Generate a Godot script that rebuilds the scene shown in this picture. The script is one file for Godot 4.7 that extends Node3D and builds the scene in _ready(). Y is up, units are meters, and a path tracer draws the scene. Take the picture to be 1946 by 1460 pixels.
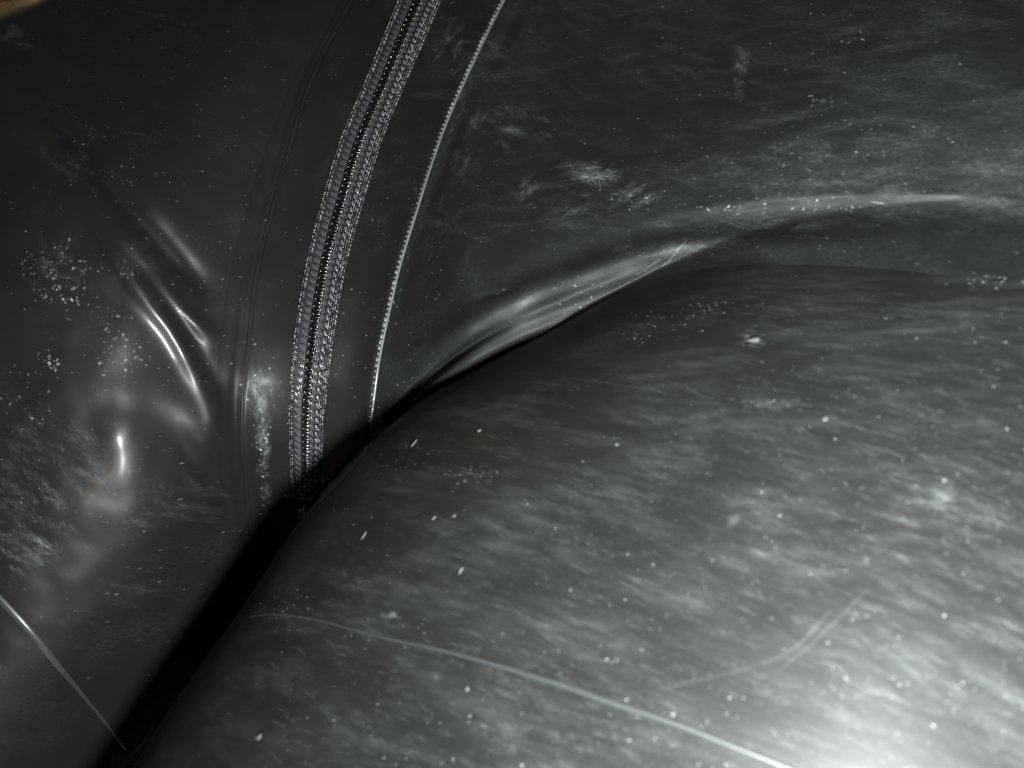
extends Node3D
# One unit of the rig below is S metres; the rig looks along -z, the camera stands at its origin.
const S := 0.00015625
const F := 1464.0
const CX := 973.0
const CY := 730.0
const CAM_H := 0.294
const PITCH := -50.0
# depth lattice of the rubber sheet
const U0 := -520.0
const V0 := -420.0
const ST := 4.0
const NX := 756
const NY := 622
var D := PackedFloat32Array()
var rig := Basis()
var eye := Vector3()
var rng := RandomNumberGenerator.new()
# bulge
const DC := 1320.0
const BZ := 520.0
var ax := Vector3()
var e1 := Vector3()
var e2 := Vector3()
var sil := PackedFloat32Array()   # silhouette angle for each degree of azimuth
# curves (photo measurements)
var c_zl: Curve1
var c_zr: Curve1
var c_sr: Curve1
var c_sl: Curve1
var c_el: Curve1

# ------------------------------------------------------------------ curves
class Curve1:
	var y := PackedFloat32Array()
	var x := PackedFloat32Array()
	func _init(pts: Array) -> void:
		for i in range(0, pts.size(), 2):
			x.append(pts[i]); y.append(pts[i + 1])
	func at(v: float) -> float:
		var n := y.size()
		if v <= y[0]:
			return x[0] + (x[1] - x[0]) / (y[1] - y[0]) * (v - y[0])
		if v >= y[n - 1]:
			return x[n - 1] + (x[n - 1] - x[n - 2]) / (y[n - 1] - y[n - 2]) * (v - y[n - 1])
		var i := 0
		while v > y[i + 1]:
			i += 1
		var t := (v - y[i]) / (y[i + 1] - y[i])
		var h := y[i + 1] - y[i]
		var m0 := (x[i + 1] - x[maxi(i - 1, 0)]) / (y[i + 1] - y[maxi(i - 1, 0)])
		var m1 := (x[mini(i + 2, n - 1)] - x[i]) / (y[mini(i + 2, n - 1)] - y[i])
		var t2 := t * t
		var t3 := t2 * t
		return (2 * t3 - 3 * t2 + 1) * x[i] + (t3 - 2 * t2 + t) * h * m0 + (3 * t2 - 2 * t3) * x[i + 1] + (t3 - t2) * h * m1

func pts2(a: Array) -> PackedVector2Array:
	var r := PackedVector2Array()
	for i in range(0, a.size(), 2):
		r.append(Vector2(a[i], a[i + 1]))
	return r

func smooth2(p: PackedVector2Array, step: float) -> PackedVector2Array:   # Catmull-Rom, evenly stepped
	var c := Curve2D.new()
	for i in p.size():
		var a := p[maxi(i - 1, 0)]
		var b := p[mini(i + 1, p.size() - 1)]
		var t := (b - a) / 6.0
		c.add_point(p[i], -t, t)
	c.bake_interval = step
	var out := PackedVector2Array()
	var n := maxi(2, int(c.get_baked_length() / step) + 1)
	for i in n:
		out.append(c.sample_baked(c.get_baked_length() * i / (n - 1)))
	return out

# ------------------------------------------------------------------ rig
func ray(u: float, v: float) -> Vector3:
	return Vector3((u - CX) / F, (CY - v) / F, -1.0)

func W(p: Vector3) -> Vector3:
	return eye + rig * (p * S)

func ss(a: float, b: float, x: float) -> float:
	var t := clampf((x - a) / (b - a), 0.0, 1.0)
	return t * t * (3.0 - 2.0 * t)

# ------------------------------------------------------------------ bulge (a round rubber lobe, nearly a sphere)
func sil_at(phi: float) -> float:
	var a := fposmod(rad_to_deg(phi), 360.0)
	var i := int(a) % 360
	var t := a - floorf(a)
	return lerpf(sil[i], sil[(i + 1) % 360], t)

func bulge_center() -> Vector3:
	return ax * -DC

func bulge_a(phi: float) -> float:   # how far the lobe reaches sideways
	return tan(sil_at(phi)) * sqrt(DC * DC - BZ * BZ)

func bulge_point(theta: float, phi: float) -> Vector3:   # ax points from the centre to the camera
	return bulge_center() + BZ * cos(theta) * ax + bulge_a(phi) * sin(theta) * (cos(phi) * e1 + sin(phi) * e2)

func bulge_hit(u: float, v: float) -> Array:   # [hit, theta, phi, depth along z, angle past the edge, depth of the edge]
	var r := ray(u, v).normalized()
	var c := -r.dot(ax)
	var ang := acos(clampf(c, -1, 1))
	var phi := atan2(r.dot(e2), r.dot(e1))
	var sa := sil_at(phi)
	var edge := (DC - BZ * BZ / DC) / cos(sa) * -r.z
	if ang >= sa:
		return [false, 0.0, phi, 0.0, ang - sa, edge]
	var s := sin(ang)
	var a := bulge_a(phi)
	var qa := s * s / (a * a) + c * c / (BZ * BZ)
	var qb := -2.0 * DC * c / (BZ * BZ)
	var qc := DC * DC / (BZ * BZ) - 1.0
	var t := (-qb - sqrt(maxf(qb * qb - 4.0 * qa * qc, 0.0))) / (2.0 * qa)
	return [true, atan2(t * s / a, (DC - t * c) / BZ), phi, t * -r.z, ang - sa, edge]

func bulge_normal(theta: float, phi: float) -> Vector3:
	var a := bulge_point(theta + 0.004, phi) - bulge_point(theta - 0.004, phi)
	var b := bulge_point(theta, phi + 0.004) - bulge_point(theta, phi - 0.004)
	var n := a.cross(b).normalized()
	return n if n.dot(bulge_point(theta, phi) - bulge_center()) > 0 else -n

func lowest() -> float:
	var y := 9.0
	for a in range(0, 181, 4):
		for b in range(0, 360, 6):
			y = minf(y, W(bulge_point(deg_to_rad(a), deg_to_rad(b))).y)
	return y

func bulge_uv(theta: float, phi: float) -> Vector2:
	return Vector2(0.68 + cos(phi) * sin(minf(theta, 1.57)) * (0.6 if theta < 1.57 else 0.6 + (theta - 1.57) * 0.3), 0.74 - sin(phi) * sin(minf(theta, 1.57)) * (0.6 if theta < 1.57 else 0.6 + (theta - 1.57) * 0.3))

# ------------------------------------------------------------------ sheet lattice
func depth(u: float, v: float) -> float:
	var a := clampf((u - U0) / ST, 0.0, NX - 1.001)
	var b := clampf((v - V0) / ST, 0.0, NY - 1.001)
	var i := int(a)
	var j := int(b)
	var s := a - i
	var t := b - j
	var k := j * NX + i
	return lerpf(lerpf(D[k], D[k + 1], s), lerpf(D[k + NX], D[k + NX + 1], s), t)

func sp(u: float, v: float) -> Vector3:
	return ray(u, v) * depth(u, v)

func sn(u: float, v: float, e := 4.0) -> Vector3:
	var n := (sp(u + e, v) - sp(u - e, v)).cross(sp(u, v - e) - sp(u, v + e))
	return n.normalized()

func sheet_uv(p: Vector3) -> Vector2:
	return Vector2((p.x + 1300.0) / 2650.0, (950.0 - p.y) / 1800.0)

var near_d := PackedFloat32Array()
var near_s := PackedFloat32Array()
var near_t := PackedFloat32Array()

func along(pl: PackedVector2Array, reach: float) -> PackedInt32Array:   # lattice cells near a line: distance, signed distance, place along it
	var seen := PackedInt32Array()
	var n := pl.size()
	for q in n - 1:
		var a := pl[q]
		var b := pl[q + 1]
		var ab := b - a
		var l2 := ab.length_squared()
		var l := sqrt(l2)
		var i0 := maxi(0, int((minf(a.x, b.x) - reach - U0) / ST))
		var i1 := mini(NX - 1, int((maxf(a.x, b.x) + reach - U0) / ST) + 1)
		var j0 := maxi(0, int((minf(a.y, b.y) - reach - V0) / ST))
		var j1 := mini(NY - 1, int((maxf(a.y, b.y) + reach - V0) / ST) + 1)
		for j in range(j0, j1 + 1):
			for i in range(i0, i1 + 1):
				var p := Vector2(U0 + i * ST, V0 + j * ST)
				var t := clampf((p - a).dot(ab) / l2, 0.0, 1.0)
				var d := p.distance_to(a + ab * t)
				if d > reach:
					continue
				var k := j * NX + i
				if near_d[k] > 1e8:
					seen.append(k)
				if d < near_d[k]:
					near_d[k] = d
					near_s[k] = ab.cross(p - a) / l
					near_t[k] = (q + t) / (n - 1)
	return seen

func clean(seen: PackedInt32Array) -> void:
	for k in seen:
		near_d[k] = 1e9

# a crest (h > 0) or furrow (h < 0) along a line, fading in over f0 and out over f1 of its length; w1/w2 the widths to its two sides
func crest(a: Array, h: float, w1: float, w2: float, f0 := 0.3, f1 := 0.15, step := 7.0) -> void:
	var pl := smooth2(pts2(a), step)
	var seen := along(pl, 3.0 * maxf(w1, w2))
	for k in seen:
		var s := near_s[k]
		var w := w1 if s < 0 else w2
		var t := near_t[k]
		var q := s if t > 0.001 and t < 0.999 else near_d[k]
		q = near_d[k]
		D[k] -= h * exp(-q * q / (w * w)) * (ss(0.0, f0, t) if f0 > 0.0 else 1.0) * (1.0 - ss(1.0 - f1, 1.0, t) if f1 > 0.0 else 1.0)
	clean(seen)

func build_lattice() -> void:
	D.resize(NX * NY)
	near_d.resize(NX * NY); near_d.fill(1e9)
	near_s.resize(NX * NY)
	near_t.resize(NX * NY)
	var wob := FastNoiseLite.new()
	wob.seed = 5
	wob.frequency = 0.0035
	wob.fractal_octaves = 3
	var cdir := (Vector2(252, 1460) - Vector2(720, 830)).normalized()
	for j in NY:
		var v := V0 + j * ST
		var yr := (CY - v) / F
		var el := c_el.at(v)
		for i in NX:
			var u := U0 + i * ST
			var still := 1.0
			var d := 1464.0 / (1.0 - lerpf(0.35, 0.2, ss(700.0, 1500.0, u)) * yr)
			# the rounded lobe on the left
			var gx := (u - 90.0) / 310.0
			var gy := (v - 470.0) / (300.0 if v < 470.0 else 460.0)
			d -= 215.0 * exp(-0.5 * (gx * gx + gy * gy)) * (1.0 - ss(el - 200.0, el + 150.0, u))
			# the valley that opens towards the lower left
			var q := Vector2(u - 720.0, v - 830.0)
			var t := q.dot(cdir)
			var pd := cdir.cross(q)
			var vv := 320.0 * ss(-130.0, 320.0, t)
			d += vv * exp(-(pd * pd) / (185.0 * 185.0 if pd > 0 else 400.0 * 400.0))
			# the sheet swells up to the round bulge on the right
			if u > 600.0 and v < 1050.0:
				var hb := bulge_hit(u, v)
				var gap: float = hb[4] * F
				var right := ss(660.0, 900.0, u)
				still = 1.0 - ss(-60.0, 20.0, -gap)
				var east := ss(900.0, 1850.0, u)
				var front := lerpf(lerpf(-12.0, 24.0, ss(780.0, 980.0, u)), 165.0, east)
				var swell: float = (d - (hb[5] - front)) * right
				if gap > 0.0:
					d -= swell * lerpf(exp(-(gap * gap) / (270.0 * 270.0)), 0.5 * exp(-gap / 620.0) + 0.5 * exp(-(gap * gap) / (420.0 * 420.0)), east)
				else:
					d -= swell - gap * 0.35 * east
				var db: float = hb[3] if hb[0] else hb[5] + gap * 3.2
				var k := lerpf(0.5, 110.0, ss(880.0, 1600.0, u))
				if k < 1.0:
					if hb[0]:
						d = maxf(minf(d, db), db + 3.0)
				else:
					var h := clampf(0.5 + 0.5 * (db - d) / k, 0.0, 1.0)
					d = lerpf(db, d, h) - k * h * (1.0 - h)
					if hb[0]:
						d = minf(d, db) + 2.5 * ss(0.0, 0.6, 1.0 - h)
						if u < 1000.0:
							d = maxf(d, db + 3.0)
			# rolling away beyond the frame
			if u < -60.0:
				d += (u + 60.0) * (u + 60.0) * 0.010
			if u > 2030.0:
				d += (u - 2030.0) * (u - 2030.0) * 0.008
			if v < -50.0:
				d += (v + 50.0) * (v + 50.0) * 0.014
			var down := (rig * ray(u, v)).y
			if down < -0.05:
				d = minf(d, (CAM_H - 0.003) / (-down * S))
			if v > 1600.0 and u < 300:
				d += (v - 1600.0) * (v - 1600.0) * 0.002
			var corner := 0.0 - (u + 2.6 * v)
			if corner > -110.0:
				d += (corner + 110.0) * (corner + 110.0) * 0.006
			d += wob.get_noise_2d(u, v) * 7.0 * still
			D[j * NX + i] = d
	# pulled folds on the left lobe, ending at the zip's facing
	crest([150, 380, 215, 480, 245, 522, 290, 580, 330, 630, 362, 690, 387, 740, 408, 790, 416, 845], 16, 23, 20, 0.25, 0.1)
	crest([120, 300, 190, 400, 260, 480, 300, 535, 340, 583, 375, 617, 402, 640, 418, 655, 424, 670], 11.5, 17, 15, 0.5, 0.16)
	crest([60, 190, 130, 262, 200, 343, 270, 422, 330, 492, 380, 545, 412, 590], -22, 26, 17, 0.2, 0.2)
	crest([150, 270, 220, 360, 290, 440, 345, 505, 395, 580], 9, 12, 14, 0.3, 0.3)
	crest([240, 450, 300, 545, 350, 620, 400, 715, 420, 770], -9, 15, 15, 0.3, 0.3)
	crest([300, 690, 340, 750, 380, 805, 412, 862, 430, 905], 19, 40, 40, 0.6, 0.35)
	crest([300, 800, 350, 850, 400, 920, 440, 1000], -9, 22, 22, 0.4, 0.2)
	crest([340, 870, 380, 930, 425, 1000], 6, 14, 12, 0.4, 0.2)
	crest([225, 832, 232, 838, 238, 832], 6, 42, 42, 0.0, 0.0, 4.0)
	# the facings of the zip: a shallow step beside each seam
	var edge: Array = []
	for k in range(-40, 1500, 60):
		edge.append(c_el.at(k) + 4.0); edge.append(float(k))
	crest(edge, -1.2, 24, 18, 0.02, 0.02)
	edge = []
	for k in range(-40, 1500, 60):
		edge.append(c_sl.at(k) - 16.0); edge.append(float(k))
	crest(edge, -4, 12, 8, 0.02, 0.02)
	edge = []
	for k in range(-40, 1100, 60):
		edge.append(c_sl.at(k)); edge.append(float(k))
	crest(edge, -4, 5, 4, 0.02, 0.02)
	edge = []
	for k in range(-60, 840, 60):
		edge.append(c_sr.at(k) + 22.0 + 20.0 * ss(400, 0, k)); edge.append(float(k))
	crest(edge, -7, 13, 16, 0.05, 0.4)
	crest([960, 30, 915, 160, 880, 290, 855, 400], 5, 14, 18, 0.2, 0.6)
	# folds where the sheet meets the bulge
	crest([775, 720, 800, 685, 850, 640, 930, 592, 1000, 556, 1100, 520, 1200, 488, 1300, 470, 1400, 459, 1500, 457, 1650, 460, 1800, 458], 24, 24, 30, 0.12, 0.4)
	crest([930, 640, 1000, 600, 1110, 555, 1210, 520, 1300, 500], 9, 13, 12, 0.3, 0.4)
	crest([900, 560, 1000, 515, 1150, 458, 1300, 425, 1450, 412, 1600, 405, 1800, 410, 2000, 420], -7, 26, 22, 0.4, 0.1)
	crest([1080, 462, 1150, 440, 1250, 412, 1350, 393, 1480, 378, 1600, 371, 1750, 368, 1850, 372, 1946, 380, 2100, 395], 3.5, 12, 10, 0.35, 0.1)
	crest([1350, 432, 1480, 420, 1600, 418, 1700, 424, 1850, 412, 2000, 415], 2.5, 10, 10, 0.4, 0.2)
	crest([738, 806, 760, 778, 790, 745, 850, 692, 905, 652, 960, 622, 1010, 605], -58, 8, 5, 0.02, 0.75, 8.0)
	crest([764, 795, 800, 752, 850, 712, 905, 677, 950, 650], 10, 12, 10, 0.2, 0.5, 8.0)
	crest([738, 806, 800, 760, 880, 718, 960, 672, 1040, 632, 1100, 600], -45, 8, 5, 0.02, 0.6, 8.0)
	for j in NY:
		var v := V0 + j * ST
		if v < 380.0:
			continue
		for i in NX:
			var u := U0 + i * ST
			if u < 200.0:
				continue
			var hb := bulge_hit(u, v)
			if hb[0]:
				var deep: float = -hb[4] * F
				var k := j * NX + i
				var least: float = hb[3] + lerpf(-300.0, 12.0, ss(170.0, 330.0, deep)) if u > 1000.0 else hb[3] + lerpf(40.0, 150.0, ss(790.0, 840.0, v)) * ss(0.0, 50.0, deep)
				D[k] = maxf(D[k], least)
	crest([712, 782, 721, 789, 728, 797], 14, 13, 13, 0.0, 0.0, 4.0)
	crest([760, 690, 790, 665, 815, 645], 4, 8, 8, 0.3, 0.3)
	crest([890, 575, 930, 562, 985, 545], -5, 6, 5, 0.3, 0.3, 8.0)

# ------------------------------------------------------------------ mesh helpers
func commit(called: String, st: SurfaceTool, m: Material, parent: Node, origin: Vector3) -> MeshInstance3D:
	var o := MeshInstance3D.new()
	o.name = called
	o.mesh = st.commit()
	o.material_override = m
	o.position = origin
	parent.add_child(o, true)
	return o

func grid(rows: int, cols: int, P: PackedVector3Array, N: PackedVector3Array, UV: PackedVector2Array, skip := PackedByteArray()) -> SurfaceTool:
	var st := SurfaceTool.new()
	st.begin(Mesh.PRIMITIVE_TRIANGLES)
	for i in P.size():
		st.set_normal(N[i]); st.set_uv(UV[i]); st.add_vertex(P[i])
	var flip := 0
	var mid := (rows / 2) * cols + cols / 2
	var fn := (P[mid + 1] - P[mid]).cross(P[mid + cols] - P[mid])
	if fn.dot(N[mid]) > 0:
		flip = 1
	for r in rows - 1:
		for c in cols - 1:
			var a := r * cols + c
			if skip.size() > 0 and skip[a] == 1:
				continue
			var b := a + 1
			var d := a + cols
			var e := d + 1
			if flip:
				for k in [a, d, b, b, d, e]: st.add_index(k)
			else:
				for k in [a, b, d, b, e, d]: st.add_index(k)
	return st

# panel of the sheet between two curves x(v)
func panel(called: String, parent: Node, org: Vector3, m: Material, va: float, vb: float, step: float, lo: Callable, hi: Callable, cols: int, lift: Callable, cut := false, power := 1.0) -> MeshInstance3D:
	var rows := int((vb - va) / step) + 1
	var P := PackedVector3Array()
	var N := PackedVector3Array()
	var UV := PackedVector2Array()
	var skip := PackedByteArray()
	for r in rows:
		var v := va + r * step
		var x0: float = lo.call(v)
		var x1: float = hi.call(v)
		for c in cols:
			var f := float(c) / (cols - 1)
			var g := pow(f, power)
			var u := lerpf(x0, x1, g)
			var d := depth(u, v)
			var p := ray(u, v) * d
			var n := sn(u, v)
			var h: float = lift.call(f)
			var q := p + n * h
			if absf(h) > 0.01:
				var df: float = (lift.call(minf(f + 0.03, 1.0)) - lift.call(maxf(f - 0.03, 0.0))) / (minf(f + 0.03, 1.0) - maxf(f - 0.03, 0.0)) / (absf(x1 - x0) * d / F)
				var across := (sp(u + 3, v) - sp(u - 3, v)).normalized()
				n = (n - across * df).normalized()
			P.append(W(q) - org)
			N.append(rig * n)
			UV.append(sheet_uv(p))
			skip.append(1 if cut and u + 2.6 * v < 12.0 and u < 250 and v < 60 and u > -400 else 0)
	return commit(called, grid(rows, cols, P, N, UV, skip), m, parent, Vector3.ZERO)

# strip along a path: path points, normals, a profile of (across, height) in rig units scaled per station
func strip(P0: PackedVector3Array, N0: PackedVector3Array, prof: PackedVector2Array, sc: PackedFloat32Array, org: Vector3, vscale := 1.0) -> SurfaceTool:
	var P := PackedVector3Array()
	var N := PackedVector3Array()
	var UV := PackedVector2Array()
	var n := P0.size()
	var run := 0.0
	for i in n:
		var T := (P0[mini(i + 1, n - 1)] - P0[maxi(i - 1, 0)]).normalized()
		var A := T.cross(N0[i]).normalized()
		if i > 0:
			run += P0[i].distance_to(P0[i - 1])
		for k in prof.size():
			var a := prof[maxi(k - 1, 0)]
			var b := prof[mini(k + 1, prof.size() - 1)]
			var tg := (b - a).normalized()
			var nn := N0[i] * tg.x - A * tg.y
			P.append(W(P0[i] + A * prof[k].x * sc[i] + N0[i] * prof[k].y * sc[i]) - org)
			N.append(rig * nn.normalized())
			UV.append(Vector2(prof[k].x * vscale, run / sc[i] * vscale))
	return grid(n, prof.size(), P, N, UV)

func dome_profile(w: float, h: float, n := 9) -> PackedVector2Array:
	var p := PackedVector2Array()
	for k in n:
		var a := PI * (1.0 - float(k) / (n - 1))
		p.append(Vector2(cos(a) * w, sin(a) * h - 0.6))
	return p

# small ellipsoid mesh
func bead(rx: float, ry: float, rz: float, seg: int, rings: int, bend := 0.0, taper := 0.0) -> ArrayMesh:
	var st := SurfaceTool.new()
	st.begin(Mesh.PRIMITIVE_TRIANGLES)
	for r in rings + 1:
		var th := PI * r / rings
		for s in seg:
			var ph := TAU * s / seg
			var y := cos(th)
			var k := sin(th) * (1.0 + taper * y)
			st.add_vertex(Vector3(k * cos(ph) * rx + bend * y * y, y * ry, k * sin(ph) * rz))
	for r in rings:
		for s in seg:
			var a := r * seg + s
			var b := r * seg + (s + 1) % seg
			var c := a + seg
			var d := b + seg
			if r > 0:
				for q in [a, b, c]: st.add_index(q)
			if r < rings - 1:
				for q in [b, d, c]: st.add_index(q)
	st.generate_normals()
	return st.commit()

func add_mesh(st: SurfaceTool, m: Mesh, x: Transform3D) -> void:
	st.append_from(m, 0, x)

# ------------------------------------------------------------------ powder maps
class Powder:
	var img: Image
	var brushes := {}
	var gain := 0.36
	var r := RandomNumberGenerator.new()
	func _init(w: int, h: int, s: int) -> void:
		img = Image.create_empty(w, h, false, Image.FORMAT_RGBA8)
		img.fill(Color(0.81, 0.825, 0.82, 0.0))
		r.seed = s
	func brush(len_: float, wid: float, ang: float, alpha: float, grain: float, variant: int) -> Image:
		var key := "%d %d %d %d %d %d" % [int(len_), int(wid * 2), int(rad_to_deg(ang) / 4.0), int(alpha * 50.0), int(grain * 10.0), variant]
		if brushes.has(key):
			return brushes[key]
		var n := int(ceil(maxf(len_, wid))) + 2
		var b := Image.create_empty(n, n, false, Image.FORMAT_RGBA8)
		var nz := FastNoiseLite.new()
		nz.seed = 11 + variant * 7 + n
		nz.frequency = 0.16
		nz.fractal_octaves = 3
		var ca := cos(ang)
		var sa := sin(ang)
		for y in n:
			for x in n:
				var px := x + 0.5 - n * 0.5
				var py := y + 0.5 - n * 0.5
				var a := (px * ca + py * sa) / (len_ * 0.5)
				var c := (-px * sa + py * ca) / (wid * 0.5)
				var q := a * a + c * c
				if q >= 1.0:
					b.set_pixel(x, y, Color(0.81, 0.825, 0.82, 0.0))
					continue
				var f := (1.0 - q)
				f = f * sqrt(f) if grain > 0.0 else minf(1.0, f * 2.0)
				if grain > 0.0:
					var g := nz.get_noise_2d((px * ca + py * sa) * (0.35 if len_ > wid * 2.5 else 1.0), (-px * sa + py * ca) * 1.3)
					f *= clampf(1.0 - grain + grain * (0.55 + 1.7 * g) * 1.4, 0.0, 1.6)
				var tint := 0.02 * ((variant % 3) - 1)
				b.set_pixel(x, y, Color(0.81 + tint, 0.825, 0.825 - tint, clampf(f * alpha * (gain if wid > 4.5 or len_ > 9.0 else 1.0), 0.0, 1.0)))
		brushes[key] = b
		return b
	func put(b: Image, at: Vector2) -> void:
		var n := b.get_width()
		img.blend_rect(b, Rect2i(0, 0, n, n), Vector2i(int(at.x - n * 0.5), int(at.y - n * 0.5)))

func tex(i: Image) -> ImageTexture:
	i.generate_mipmaps()
	return ImageTexture.create_from_image(i)

func rubber(p: Powder, base: Color, rough: float, coat: float, coat_rough: float) -> StandardMaterial3D:
	var w := p.img.get_width()
	var h := p.img.get_height()
	var al := Image.create_empty(w, h, false, Image.FORMAT_RGBA8)
	al.fill(base)
	al.blend_rect(p.img, Rect2i(0, 0, w, h), Vector2i.ZERO)
	var ro := Image.create_empty(w, h, false, Image.FORMAT_RGBA8)
	ro.fill(Color(rough, rough, rough))
	ro.blend_rect(p.img, Rect2i(0, 0, w, h), Vector2i.ZERO)
	var co := Image.create_empty(w, h, false, Image.FORMAT_RGBA8)
	var m := StandardMaterial3D.new()
	m.albedo_texture = tex(al)
	m.roughness = 1.0
	m.roughness_texture = tex(ro)
	m.metallic_specular = 0.5
	if coat > 0.0:
		m.clearcoat_enabled = true
		m.clearcoat = coat
		m.clearcoat_roughness = coat_rough
	return m

func s_px(u: float, v: float, w: int, h: int) -> Vector2:   # where a spot of the sheet lies on its powder map
	var q := sheet_uv(sp(u, v))
	return Vector2(q.x * w, q.y * h)

func b_px(u: float, v: float, n: int) -> Vector2:
	var h := bulge_hit(u, v)
	if not h[0]:
		return Vector2(-500, -500)
	var q := bulge_uv(h[1], h[2])
	return Vector2(q.x * n, q.y * n)

func sheet_powder() -> Powder:
	var w := 2048
	var h := 1392
	var p := Powder.new(w, h, 21)
	var r := p.r
	# thin film everywhere
	for i in 1500:
		var u := r.randf_range(-50, 2000)
		var v := r.randf_range(-50, 1500)
		var dense := 0.35 + 0.65 * ss(520, 760, u)
		if r.randf() > dense:
			continue
		p.put(p.brush([40, 70, 110][i % 3], [26, 34, 60][i % 3], [0.3, 2.2, 0.9][i % 3] as float, 0.06, 0.8, i % 4), s_px(u, v, w, h))
	# fine grain specks
	for i in 1700:
		var u := r.randf_range(-20, 1960)
		var v := r.randf_range(-20, 1300)
		p.put(p.brush([1.4, 2.0, 2.6][i % 3], [1.4, 1.7, 2.0][i % 3], 0.5, [0.22, 0.32, 0.5][(i / 3) % 3] * (1.0 if r.randf() < 0.25 else 0.5), 0.0, 0), s_px(u, v, w, h))
	# brushed wipes on the right panel
	for i in 420:
		var u := r.randf_range(800, 1960)
		var v := r.randf_range(-10, 430)
		var a: float = [0.02, 0.12, -0.1, 0.6, 0.9][i % 5]
		p.put(p.brush([50, 80, 120][i % 3], [12, 18, 26][i % 3], a, [0.06, 0.07, 0.09][i % 3], 0.7, i % 5), s_px(u, v, w, h))
	# denser cloudy patches: [u, v, spread x, spread y, count, alpha, angle]
	for c in [[960, 230, 60, 40, 26, 0.2, 0.7], [930, 110, 60, 50, 26, 0.13, 0.5], [1130, 330, 30, 14, 30, 0.28, 0.2], [1190, 378, 40, 14, 16, 0.26, -0.4], [1000, 355, 12, 16, 8, 0.22, 2.3], [860, 80, 24, 40, 14, 0.2, 2.0], [1480, 320, 160, 30, 50, 0.1, 0.05], [1050, 400, 140, 50, 60, 0.1, 0.1], [1650, 355, 190, 16, 40, 0.1, 0.04],
			[1300, 120, 80, 30, 22, 0.12, 0.8], [1410, 140, 10, 40, 14, 0.2, 1.5], [1700, 60, 200, 40, 40, 0.08, 0.1], [495, 735, 20, 24, 26, 0.25, 1.4], [500, 850, 8, 60, 26, 0.3, 1.5], [880, 180, 24, 90, 26, 0.16, 2.0], [830, 420, 30, 110, 30, 0.1, 1.8],
			[100, 500, 50, 30, 26, 0.1, 0.8], [80, 860, 90, 60, 44, 0.14, 0.7], [60, 960, 70, 60, 44, 0.16, 0.6], [40, 1040, 50, 50, 30, 0.2, 0.6], [150, 920, 80, 60, 30, 0.12, 0.6], [330, 950, 60, 60, 20, 0.1, 0.9], [240, 560, 50, 80, 20, 0.08, 0.9], [280, 1150, 120, 90, 30, 0.07, 0.9], [140, 320, 50, 60, 20, 0.12, 0.8], [30, 70, 30, 14, 14, 0.22, 0.4], [350, 200, 130, 100, 30, 0.06, 0.7], [300, 30, 60, 20, 14, 0.1, 0.2], [1500, 430, 200, 14, 36, 0.14, 0.02], [1300, 470, 90, 8, 30, 0.12, -0.2]]:
		for i in int(c[4]):
			p.put(p.brush([14, 24, 38, 60][i % 4], [7, 10, 13, 20][i % 4], c[6] + [0.0, 0.25, -0.25][i % 3], c[5], 0.9, i % 4), s_px(c[0] + r.randfn() * c[2] * 0.7, c[1] + r.randfn() * c[3] * 0.7, w, h))
	# spattered powder drops: [u, v, sx, sy, count, size, alpha]
	for c in [[115, 520, 34, 30, 90, 4.4, 0.3], [95, 500, 50, 20, 26, 4.0, 0.35], [130, 560, 26, 16, 26, 5.5, 0.5], [205, 630, 12, 26, 22, 4.5, 0.45], [235, 680, 22, 20, 40, 4.0, 0.3], [92, 690, 16, 14, 40, 4.5, 0.4], [30, 745, 30, 30, 24, 3.5, 0.25], [60, 795, 40, 40, 26, 3.5, 0.35], [245, 515, 16, 10, 14, 3.0, 0.4], [240, 350, 30, 26, 30, 3.0, 0.3], [170, 280, 40, 30, 20, 2.6, 0.4], [60, 160, 60, 60, 30, 2.6, 0.3], [500, 850, 7, 46, 50, 3.0, 0.55], [495, 735, 18, 18, 40, 2.6, 0.4],
			[1480, 310, 130, 34, 80, 2.6, 0.25], [1300, 300, 160, 60, 50, 2.4, 0.25], [1720, 300, 140, 40, 50, 2.4, 0.22], [1210, 378, 30, 8, 26, 3.4, 0.3], [1370, 400, 26, 5, 20, 3.0, 0.3], [1590, 398, 50, 4, 24, 3.0, 0.3], [660, 640, 40, 120, 40, 2.6, 0.35], [800, 620, 50, 100, 60, 2.2, 0.35], [1080, 560, 40, 20, 20, 3.0, 0.3], [570, 560, 60, 120, 0, 3.0, 0.3], [460, 500, 60, 300, 70, 2.4, 0.35], [1560, 190, 20, 12, 14, 4.5, 0.35], [1640, 75, 14, 8, 10, 4.5, 0.45]]:
		for i in int(c[4]):
			var z: float = c[5] * pow(r.randf(), 1.6) * 0.9 + 1.0
			p.put(p.brush(snappedf(z * 1.3, 0.5), snappedf(z * r.randf_range(0.4, 0.85), 0.5), [0.2, 0.9, 1.7, 2.5][i % 4], snappedf(c[6] * r.randf_range(0.5, 1.2), 0.1), 0.0, 0), s_px(c[0] + r.randfn() * c[2], c[1] + r.randfn() * c[3], w, h))
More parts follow.
